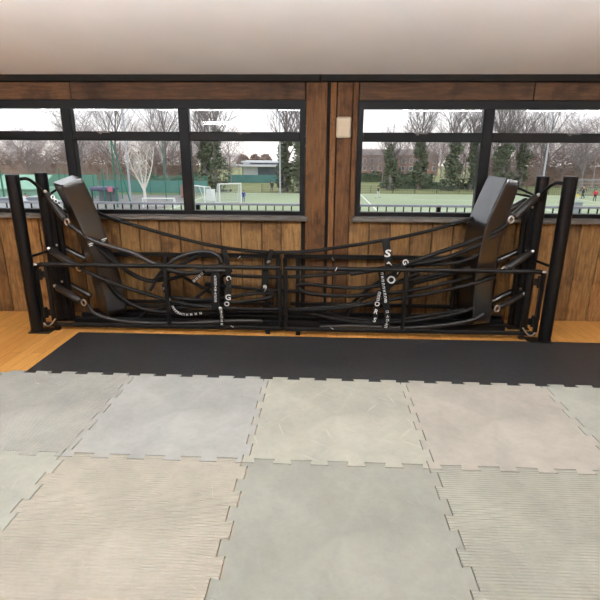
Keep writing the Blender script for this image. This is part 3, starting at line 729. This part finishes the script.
for px, Y, s, k, lb in ((32, 70, .72, 0, 'bare tree with a wide crown behind the green hut, far left window'), (82, 74, .95, 0, 'bare tree behind the left window post, right of the green hut'),
        (120, 78, 1.05, 3, 'tall bare tree with upswept branches behind the green fence posts'), (168, 76, 1.1, 3, 'tall bare tree left of the second window post'),
        (496, 84, 1.05, 3, 'upswept bare tree right of the right window post'), (540, 86, 1.1, 3, 'tall bare tree behind the pale pole at the right'), (580, 80, 1.0, 0, 'bare tree at the right edge behind the grey goal')):
    put(k, far(px, Y), s, R.uniform(0, 6), lb)

def ivy_tree(px, Y, h_ivy, rad, h, label, seed, lean=0):
    rnd = random.Random(seed); P = far(px, Y); o = thing('ivy_tree', label, 'tree', P, 'ivy-clad trees beyond the pitch')
    tr_ = MB(); pts = [P+Vector((rnd.gauss(0, .15), rnd.gauss(0, .15), h*.75*i/6-.1)) for i in range(7)]
    tr_.tube(pts, [.34-.04*i for i in range(7)], 7); tr_.build('trunk', 'bark', o, True)
    br_ = MB()
    for k in range(16):
        f = .45+.55*k/15; i = min(int(f*6), 5); b = pts[i].lerp(pts[i+1], f*6-i); a = k*2.4
        branch(br_, b, Vector((cos(a)*.5, sin(a)*.5, .9)).normalized(), h*rnd.uniform(.24, .36), .1, 1, rnd, 4, .5, (9, 5, 5, 3), .7)
    br_.build('branches', 'bark', o)
    lf = MB()
    blobs = [(rnd.gauss(0, rad*.35), rnd.gauss(0, rad*.35), rnd.uniform(.3, h_ivy), rad*rnd.uniform(.45, .8)) for _ in range(26)]
    def sh():
        bx, by, bz, br__ = rnd.choice(blobs); taper = 1.12-.5*(bz/h_ivy)
        v = Vector((rnd.gauss(0, 1), rnd.gauss(0, 1), rnd.gauss(0, 1))).normalized()*br__*taper*rnd.uniform(.55, 1)
        return P+Vector((bx*taper, by*taper, max(.15, bz+v.z*1.3)))+Vector((v.x, v.y, 0))
    leaf_mass(lf, sh, 2300, .24, rnd); lf.build('ivy', 'ivy', o, label='dark green ivy')
ivy_tree(217, 72, 8.2, 1.7, 14, 'broad ivy-covered tree with bare spreading crown left of the white building', 1)
ivy_tree(206, 76, 7.0, 1.2, 12, 'smaller ivy-covered tree close beside the broad one by the goal', 2)
ivy_tree(286, 74, 8.5, 1.5, 14, 'tall ivy-covered tree right of the white building', 3)
ivy_tree(300, 72, 7.5, 1.4, 13, 'ivy-covered tree at the right edge of the left window', 4)
ivy_tree(389, 80, 6.6, 1.35, 8.4, 'lone short ivy-covered tree at the left of the right window', 5)
ivy_tree(418, 82, 8.2, 1.2, 13, 'slim ivy-covered tree with bare crown, second in the right window', 6)
ivy_tree(450, 80, 8.2, 1.6, 12.5, 'thick ivy-covered tree, third in the right window', 7)
ivy_tree(470, 82, 7.8, 1.25, 12.5, 'ivy-covered tree close left of the right window post', 8)
ivy_tree(500, 80, 8.6, 1.7, 12.5, 'wide ivy-covered tree just right of the right window post', 9)
ivy_tree(519, 82, 7.2, 1.3, 11, 'ivy-covered tree behind the top of the right pad', 10)

# birch by the yard
P = far(145, 52, 200); o = thing('birch_tree', 'white-barked birch with forked bare stems beyond the yard railing', 'tree', P); rnd = random.Random(5)
tr_ = MB(); br_ = MB()
tr_.tube([P+Vector((0, 0, -.1)), P+Vector((.05, 0, 1.0)), P+Vector((.0, 0, 1.8))], [.2, .17, .15], 8)
for dx, hh in ((-1.4, 5.2), (-.4, 5.8), (1.3, 5.6), (.5, 4.9)):
    pts = smooth_path([P+Vector((0, 0, 1.6)), P+Vector((dx*.45, .1, 2.9)), P+Vector((dx*.8, .1, hh*.75)), P+Vector((dx*1.1, .1, hh+.6))], 4)
    tr_.tube(pts, [.11-.09*i/(len(pts)-1) for i in range(len(pts))], 6)
    for k in range(9):
        b = pts[3+k % (len(pts)-4)]; a = rnd.uniform(0, 6.28)
        branch(br_, b, Vector((cos(a)*.6, sin(a)*.6, .7)).normalized(), 1.6, .03, 1, rnd, 4, .5, (4, 3, 3), .2)
tr_.build('trunk', 'birch', o, True); br_.build('branches', 'birch', o)

# hedges and brush
def hedge(name, label, pa, pb, Y, h, d, m, seed, leaf=.3, dens=90, kind=None):
    a, b = far(pa, Y), far(pb, Y); L = b.x-a.x; rnd = random.Random(seed); mb = MB()
    mb.span((a.x+.2, Y-d*.3, G), (b.x-.2, Y+d*.3, G+h*.6))
    def sh():
        x = rnd.uniform(a.x, b.x); hh = h*(.84+.12*sin(x*.9+seed)+.1*sin(x*2.7)+.08*rnd.gauss(0, 1)); f = rnd.random()
        return Vector((x, Y+rnd.uniform(-.5, .5)*d, G+hh*(1-f*f)))
    leaf_mass(mb, sh, int(L*dens), leaf, rnd); tag(mb.build(name, m), label, 'hedge')
hedge('hedge', 'green-blue clipped hedge along the foot of the brick building', 359, 432, 104, 2.0, 2, 'hedge', 3, .35, 60)
hedge('brush', 'brown leafless undergrowth behind the ivy-clad trees at the right', 478, 620, 94, 5.6, 3, 'brush_brown', 5, .22, 240)
hedge('brush', 'brown leafless undergrowth in the left windows behind the green fence', -20, 200, 90, 5.6, 3, 'brush_brown', 6, .22, 200)
hedge('hedge', 'low dark hedge at the foot of the ivy-clad trees in the right window', 380, 486, 84, 1.2, 1.5, 'hedge', 7, .3, 70)
hedge('hedge', 'dark green hedge on the bank right of the birch', 150, 200, 80, 2.2, 2, 'hedge', 8, .35, 80)
for i, (px, w_) in enumerate(((244, 4.5), (256, 4.6), (266, 5.))):
    Pp = far(px, 130); rnd = random.Random(40+i); mb = MB()
    def sh(): 
        v = Vector((rnd.gauss(0, 1), rnd.gauss(0, 1), abs(rnd.gauss(0, 1)))).normalized()*rnd.uniform(.7, 1); return Pp+Vector((v.x*w_*.4, v.y*w_*.4, 2.2+v.z*3.3))
    o = thing('round_tree', ['dark round tree showing over the left end of the white building roof', 'dark round tree showing over the middle of the white building roof', 'dark round tree showing over the right part of the white building roof'][i], 'tree', Pp)
    leaf_mass(mb, sh, 900, .4, rnd); mb.build('crown', 'brush_brown', o); MB().tube([Pp, Pp+Vector((0, 0, 5))], .3, 6).build('trunk', 'bark', o)

# ---- buildings
a, b = far(238, 100), far(281, 100); o = thing('building', 'low white modern building with flat overhanging roofs seen between the trees', 'building', ((a.x+b.x)/2, 103, G))
MB().span((a.x+1.2, 100, G), (b.x, 108, .0)).build('wall', 'panel_white', o)
MB().span((a.x-1.2, 98.6, -.75), (b.x+.5, 104, -.45)).build('canopy', 'panel_white', o)
MB().span((a.x+.9, 99.4, .0), (b.x+.8, 109, .3)).build('roof', 'panel_white', o)
MB().span((a.x+4.2, 99.9, -3.0), (b.x-.2, 100.05, -.9)).build('window', 'glass_far', o); MB().span((a.x+2.6, 99.9, -.3), (b.x-.4, 100.05, -.02)).build('window', 'glass_far', o)
MB().span((a.x-1.5, 97, G), (b.x+1., 97.2, G+1.5)).build('boundary_panel', 'teal_panel', o)
a, b = far(352, 140), far(436, 140); o = thing('building', 'long pinkish brick building with rows of white windows beyond the trees', 'building', ((a.x+b.x)/2, 144, G))
MB().span((a.x, 140, G), (b.x, 150, 1.6)).build('wall', 'brick_far', o)
r_ = MB(); r_.add([(a.x-.5, 139.4, 1.6), (b.x+.5, 139.4, 1.6), (b.x+.5, 150.6, 1.6), (a.x-.5, 150.6, 1.6), (a.x+2, 145, 3.2), (b.x-2, 145, 3.2)], [(0, 1, 5, 4), (2, 3, 4, 5), (1, 2, 5), (3, 0, 4), (3, 2, 1, 0)]); r_.build('roof', 'roof_far', o)
n = 11
for i in range(n):
    x = a.x+(b.x-a.x)*(i+.5)/n
    for z in (-2.6, -.6):
        w_ = MB().span((x-.55, 139.9, z), (x+.55, 140.05, z+1.3)).build('window', 'panel_white', o); MB().span((x-.43, 139.86, z+.12), (x+.43, 139.9, z+1.18)).build('pane', 'glass_far', w_)
# green hut, dark low hut
a, b = far(-12, 48, 195), far(37, 48, 195); o = thing('hut', 'pale green hut with a sloping roof at the far left', 'hut', ((a.x+b.x)/2, 50, G))
MB().span((a.x, 48.5, G), (b.x, 52.5, -1.9)).build('wall', 'green_hut', o)
r_ = MB(); r_.add([(a.x-.3, 48.1, -1.95), (b.x+.3, 48.1, -1.95), (b.x+.1, 51.2, -.75), (a.x-.1, 51.2, -.75), (a.x-.3, 48.1, -1.85), (b.x+.3, 48.1, -1.85), (b.x+.1, 51.2, -.6), (a.x-.1, 51.2, -.6)], [(0, 3, 2, 1), (4, 5, 6, 7), (0, 1, 5, 4), (1, 2, 6, 5), (2, 3, 7, 6), (3, 0, 4, 7)]); r_.build('roof', 'green_hut', o)
a, b = far(90, 55, 195), far(111, 55, 195); o = thing('shelter', 'low dark violet-roofed shelter behind the fence, right of the left pad', 'shelter', ((a.x+b.x)/2, 56, G))
MB().span((a.x, 55, -2.55), (b.x, 57.4, -2.1), bev=.12).build('roof', 'dark_hut', o)
for x in (a.x+.15, b.x-.15): MB().span((x-.06, 55.2, G), (x+.06, 55.32, -2.5)).build('leg', 'fence_dark', o)
MB().span((a.x+.05, 57.1, G), (b.x-.05, 57.3, -2.5)).build('back_panel', 'panel_grey', o)
P = at(110, 189.5, 54.5); o = thing('sign', 'small pink sign on a post beside the dark shelter', 'sign', (P.x, 54.5, G)); MB().box(P, (.55, .04, .5)).build('panel', 'red_sign', o); MB().tube([(P.x, 54.54, G), (P.x, 54.54, P.z)], .03, 6).build('post', 'post_green', o)

# ---- fences
def mesh_fence(name, label, pa, pb, Y, h, mpost, mmesh, step, wire=.35, py=190):
    a, b = far(pa, Y, py), far(pb, Y, py); o = thing(name, label, 'fence', ((a.x+b.x)/2, Y, G)); n = max(2, int((b.x-a.x)/step))
    for i in range(n+1):
        x = a.x+(b.x-a.x)*i/n; MB().tube([(x, Y, G), (x, Y, G+h)], .05, 6).build('post', mpost, o)
    w = MB(); x = a.x
    while x < b.x: w.box((x, Y, G+h/2), (.025, .02, h)); x += wire
    z = .05
    while z < h: w.box(((a.x+b.x)/2, Y, G+z), (b.x-a.x, .02, .025)); z += wire*1.1
    w.build('mesh_panel', mmesh, o); return o
mesh_fence('fence', 'tall green mesh fence across the yard in the left windows', -15, 122, 60, 2.9, 'post_green', 'green_fence', 3.2, .16)
mesh_fence('fence', 'green mesh fence between the birch and the broad ivy tree', 122, 208, 66, 2.6, 'post_green', 'green_fence', 3.0, .16)
mesh_fence('fence', 'dark railing fence along the far side of the pitch', 262, 640, 72.5, 1.15, 'fence_dark', 'fence_dark', 3.2, .3)
a, b = far(100, 70), far(208, 70); tag(MB().span((a.x, 70, G), (b.x, 70.12, G+1.7)).build('windbreak_screen', 'teal_panel'), 'long teal windbreak screen behind the green mesh fence', 'screen')
a, b = far(-20, 64), far(98, 64); tag(MB().span((a.x, 64, G), (b.x, 64.1, G+2.7)).build('windbreak_screen', 'green_fence'), 'long green windbreak screen behind the hut at the left', 'screen')

# ---- poles
def pole(name, label, cat, px, Y, pytop, r, m, py=190, brace=None, head=False):
    P = far(px, Y, py); T = at(px, pytop, Y); o = thing(name, label, cat, P)
    MB().tube([P, (P.x, Y, T.z)], [r, r*.8], 8).build('pole', m, o, True)
    MB().cyl((P.x, P.y), r*1.8, G, G+.08, 8).build('base', m, o)
    if brace is not None:
        q = far(brace, Y, 203); MB().tube([(P.x+.05, Y, T.z-.1), (q.x, Y+.2, G)], r*.8, 6).build('brace', m, o, True)
    if head: MB().box((P.x, Y-.35, T.z), (.35, 1., .14), bev=.03).build('lamp_head', 'post_pale', o)
    return o
pole('net_post', 'tall green post with a slanting brace in the yard, left windows', 'post', 117, 50, 139, .09, 'post_green', 200, 131)
pole('street_lamp', 'tall pale lamp post beside the braced green post', 'lamp post', 129, 53, 97, .13, 'post_pale', 180, head=True)
pole('street_lamp', 'tall pale lamp post in front of the ivy tree right of the white building', 'lamp post', 280, 70, 92, .12, 'post_pale', 170, head=True)
pole('street_lamp', 'pale lamp post rising above the right inner ring post', 'lamp post', 546, 66, 100, .12, 'post_pale', 160, head=True)
pole('net_post', 'slim green post in the middle left pane, right of the birch', 'post', 165, 58, 140, .07, 'post_green', 180)
pole('net_post', 'slim green post at the far left edge behind the ring post', 'post', 3, 46.5, 167, .1, 'post_green', 190)
pole('net_post', 'short green post standing left of the left pad top', 'post', 61, 47, 168, .07, 'post_green', 190)
pole('net_post', 'short green post just right of the left pad', 'post', 104, 50, 169, .08, 'post_green', 190)
pole('marker_post', 'slim white post at the far touchline, left of the right window post', 'post', 478, 68, 176, .05, 'goal_white', 180)

# ---- goals
def goal(label, px, Y, w, h, d, rz, m='goal_white'):
    P = far(px, Y, 195); o = thing('football_goal', label, 'goal', P, 'football goals on the pitch'); M = Matrix.Rotation(rz, 3, 'Z')
    def q(x, y, z): return P+M @ Vector((x, y, z))
    for s in (-1, 1): MB().tube([q(s*w/2, 0, 0), q(s*w/2, 0, h)], .06, 8).build('goal_post', m, o, True)
    MB().tube([q(-w/2-.05, 0, h), q(w/2+.05, 0, h)], .06, 8).build('crossbar', m, o, True)
    f = MB()
    for s in (-1, 1): f.tube([q(s*w/2, 0, h), q(s*w/2, d*.45, h), q(s*w/2, d, .05), q(s*w/2, 0, .05)], .04, 6)
    f.tube([q(-w/2, d, .05), q(w/2, d, .05)], .04, 6); f.build('back_frame', m, o, True)
    nt_ = MB(); g_ = .22; k = 0
    x = -w/2
    while x <= w/2+.01: nt_.tube([q(x, .02, h-.02), q(x, d*.45, h), q(x, d, .08)], .013, 3); x += g_
    for i in range(12):
        f_ = i/11; a_ = (.0+d*.45*f_*2, h) if f_ < .5 else (d*.45+(d*.55)*(f_-.5)*2, h*(1-(f_-.5)*2)+.06)
        nt_.tube([q(-w/2, a_[0], a_[1]), q(w/2, a_[0], a_[1])], .013, 3)
        for s in (-1, 1): nt_.tube([q(s*w/2, a_[0], a_[1]), q(s*w/2, a_[0], .06)], .013, 3)
    nt_.build('net', 'net_white', o); return o
goal('white football goal standing at an angle beside the person in blue', 230.5, 55, 2.6, 2.2, 1.3, .55)
goal('white football goal seen half hidden by the window post, left of the other goal', 199, 52, 2.8, 2.1, 1.4, -.9)
goal('low small white goal lying beside the birch in the middle pane', 158, 50, 3.2, .95, 1.2, .1)
goal('pale grey goal with a net at the right edge of the pitch', 592, 70, 5.0, 2.3, 1.6, .05, 'panel_grey')
# bins / equipment by the pitch
for px, py, Y, s, m, lb in ((211, 199, 58, (1.0, .6, 1.3), 'panel_white', 'white equipment box between the two white goals'), (576, 208, 49, (.8, .8, 1.0), 'panel_grey', 'grey bin standing near the railing at the right edge'), (188, 192, 62, (1.7, .6, 1.5), 'red_dull', 'dull reddish box behind the left goal')):
    P = far(px, Y, py); o = thing('equipment_box', lb, 'box', P)
    MB().box((P.x, Y, G+s[2]/2), s, bev=.05).build('body', m, o); MB().box((P.x, Y, G+s[2]+.03), (s[0]+.06, s[1]+.06, .06), bev=.02).build('lid', m, o)

# ---- parked car at the far left
def car(px, Y, label):
    P = far(px, Y, 203); o = thing('car', label, 'car', P); prof = [(-2.0, .35), (-2.05, .75), (-1.9, .92), (-1.15, 1.0), (-.55, 1.42), (.85, 1.45), (1.6, 1.02), (2.0, .92), (2.05, .5), (1.98, .35)]
    b = MB(); n = len(prof); vs = []
    for y_, k in ((-.82, .97), (-.78, 1.), (.78, 1.), (.82, .97)):
        for x_, z_ in prof: vs.append(P+Vector((x_*k, y_*(1 if z_ < 1.1 else .84), z_)))
    fs = [(i*n+k, i*n+(k+1) % n, (i+1)*n+(k+1) % n, (i+1)*n+k) for i in range(3) for k in range(n)]+[tuple(range(n))[::-1], tuple(3*n+k for k in range(n))]
    b.add(vs, fs); b.build('body', 'car_silver', o)
    g_ = MB(); g_.add([P+Vector(v) for v in ((-1.0, -.80, 1.04), (1.35, -.80, 1.05), (.75, -.71, 1.38), (-.5, -.71, 1.36))], [(0, 1, 2, 3)])
    g_.v = [v+Vector((0, -.012, 0)) for v in g_.v]; g_.build('side_window', 'glass_far', o)
    for x_ in (-1.3, 1.3):
        for y_ in (-.72, .72):
            w_ = MB(); w_.tube([P+Vector((x_, y_-.1, .32)), P+Vector((x_, y_+.1, .32))], .32, 16); w_.build('wheel', 'tyre', o)
car(38, 46, 'silver car parked between the two left ring posts and the hut')
car(12, 45, 'silver car parked at the far left edge beyond the railing')

# ---- people far out on the pitch
def skinned(name, nodes, edges, m, parent, org, sub=2):
    me = bpy.data.meshes.new(name); me.from_pydata([n[0] for n in nodes], edges, []); o = bpy.data.objects.new(name, me); col.objects.link(o)
    md = o.modifiers.new('skin', 'SKIN'); sb = o.modifiers.new('sub', 'SUBSURF'); sb.levels = sub; sb.render_levels = sub
    for i, n in enumerate(nodes): me.skin_vertices[0].data[i].radius = n[1]; me.skin_vertices[0].data[i].use_root = i == 0
    dg = bpy.context.evaluated_depsgraph_get(); nm = bpy.data.meshes.new_from_object(o.evaluated_get(dg)); nm.name = name
    bpy.data.objects.remove(o); bpy.data.meshes.remove(me)
    nm.materials.clear(); nm.materials.append(MATS[m]); nm.polygons.foreach_set('use_smooth', [True]*len(nm.polygons))
    o = bpy.data.objects.new(name, nm); col.objects.link(o); o.parent = parent; ORG[o.name] = org; return o
def person(px, Y, h, label, top, bottom, stride=.0, face=0., arms=.12, coat=False):
    P = far(px, Y, 197); o = thing('person', label, 'person', P); k = h/1.75; s = stride
    J = dict(pel=(0, 0, .95), wst=(0, .01, 1.1), chs=(0, .0, 1.33), nck=(0, 0, 1.47), hd0=(0, -.01, 1.56), hd1=(0, -.01, 1.68))
    for sg, n in ((-1, 'l'), (1, 'r')):
        f = s*sg
        J['hip'+n] = (sg*.1, 0, .90); J['kn'+n] = (sg*.11, -f*.45-.03, .5+.01); J['an'+n] = (sg*.11, -f*.8+.03+abs(f)*.2, .085); J['to'+n] = (sg*.12, -f*.8-.15+abs(f)*.2, .03)
        J['sh'+n] = (sg*.19, 0, 1.40); J['el'+n] = (sg*(.22+arms), f*.3+.02, 1.12); J['wr'+n] = (sg*(.22+arms*1.3), f*.45-.06, .88); J['ha'+n] = (sg*(.22+arms*1.3), f*.45-.09, .78)
    Rz = Matrix.Rotation(face, 3, 'Z'); rad = dict(pel=.125, wst=.115, chs=.14, nck=.055, hd0=.085, hd1=.082, hip=.085, kn=.055, an=.04, to=.038, sh=.065, el=.042, wr=.03, ha=.032)
    def node(nm_, g_=1.): b_ = rad.get(nm_, rad.get(nm_[:-1])); return (Rz @ (Vector(J[nm_])*k), (b_*k*g_, b_*k*g_*.85))
    def sk(name, names, edges, m, g_):
        return skinned(name, [node(a_, g_) for a_ in names], [(names.index(a_), names.index(b_)) for a_, b_ in edges], m, o, P)
    legs = [e for n in 'lr' for e in (('pel', 'hip'+n), ('hip'+n, 'kn'+n), ('kn'+n, 'an'+n))]
    arm = [e for n in 'lr' for e in (('chs', 'sh'+n), ('sh'+n, 'el'+n), ('el'+n, 'wr'+n))]
    allj = ['pel', 'wst', 'chs', 'nck', 'hd0', 'hd1']+[a_+n for n in 'lr' for a_ in ('hip', 'kn', 'an', 'to', 'sh', 'el', 'wr', 'ha')]
    sk('body', allj, [('pel', 'wst'), ('wst', 'chs'), ('chs', 'nck'), ('nck', 'hd0'), ('hd0', 'hd1')]+legs+arm+[e for n in 'lr' for e in (('an'+n, 'to'+n), ('wr'+n, 'ha'+n))], 'skin', 1.)
    tj = ['pel', 'wst', 'chs']+[a_+n for n in 'lr' for a_ in ('sh', 'el', 'wr')]
    sk('jacket', tj, [('pel', 'wst'), ('wst', 'chs')]+arm, 'cloth_'+top, 1.3 if not coat else 1.5)
    bj = ['pel']+[a_+n for n in 'lr' for a_ in ('hip', 'kn', 'an')]
    sk('trousers', bj, legs, 'cloth_'+bottom, 1.25)
    for n in 'lr': sk('shoe', ['an'+n, 'to'+n], [('an'+n, 'to'+n)], 'cloth_shoe', 1.35)
    hc = P+Rz @ (Vector((0, .015, 1.68))*k); MB().ball(hc, .105*k, 12, (1, 1.05, .85)).build('hair', 'cloth_hair', o, True)
    nb = MB().ball(P+Rz @ (Vector((0, -.105, 1.62))*k), .02*k, 6); nb.build('nose', 'skin', o, True)
    return o
person(243.5, 57, 1.35, 'person in a blue coat and blue trousers standing beside the white goal', 'blue', 'blue', .05, .3, .06, True)
person(378, 64, 1.6, 'person in a dark top and light trousers running on the pitch', 'dark', 'light', .35, 1.2, .15)
person(582.5, 66, 1.75, 'person in dark clothes striding across the pitch at the right', 'dark', 'dark', .45, -1.2, .12)
person(595, 62, 1.5, 'person in a bright red jacket at the right edge of the pitch', 'red', 'dark', .1, .2, .12, True)
person(577.5, 60, 1.2, 'small person in a yellow bib near the right ring post', 'yellow', 'light', .15, -.4, .1)
person(272, 74, 1.6, 'person in dark clothes beyond the far fence, left of the pale lamp post', 'dark', 'navy', .2, .5, .1)
person(282, 74.5, 1.7, 'person in dark clothes beyond the far fence, right of the pale lamp post', 'dark', 'dark', .15, -.5, .1)
person(25.5, 48, 1.5, 'person in a red jacket by the parked cars at the left', 'red', 'grey', .1, 0, .08)
person(357.5, 50, 1.7, 'person in white clothes close to the left edge of the right window', 'light', 'light', .1, .4, .06)

# ------------------------------------------------------------------ light and sky
w = bpy.data.worlds.new('world'); scene.world = w; w.use_nodes = True; nt = w.node_tree; bg = nt.nodes['Background']
tc = nt.nodes.new('ShaderNodeTexCoord'); sp = nt.nodes.new('ShaderNodeSeparateXYZ'); nt.links.new(tc.outputs['Generated'], sp.inputs[0])
rp = nt.nodes.new('ShaderNodeValToRGB'); nt.links.new(sp.outputs[2], rp.inputs[0]); e = rp.color_ramp.elements
e[0].position = 0; e[0].color = (1, .93, .88, 1); e[1].position = .12; e[1].color = (.93, .94, 1, 1); el = e.new(.5); el.color = (.95, .97, 1, 1)
nz = nt.nodes.new('ShaderNodeTexNoise'); nz.inputs['Scale'].default_value = 3; mx = nt.nodes.new('ShaderNodeMix'); mx.data_type = 'RGBA'; mx.inputs[0].default_value = .12
nt.links.new(rp.outputs[0], mx.inputs[6]); nt.links.new(nz.outputs[0], mx.inputs[7]); nt.links.new(mx.outputs[2], bg.inputs[0]); bg.inputs[1].default_value = 1.75

vs_ = scene.view_settings; vs_.view_transform = 'Standard'; vs_.look = 'None'; vs_.gamma = 1; vs_.use_curve_mapping = False; vs_.exposure = 0
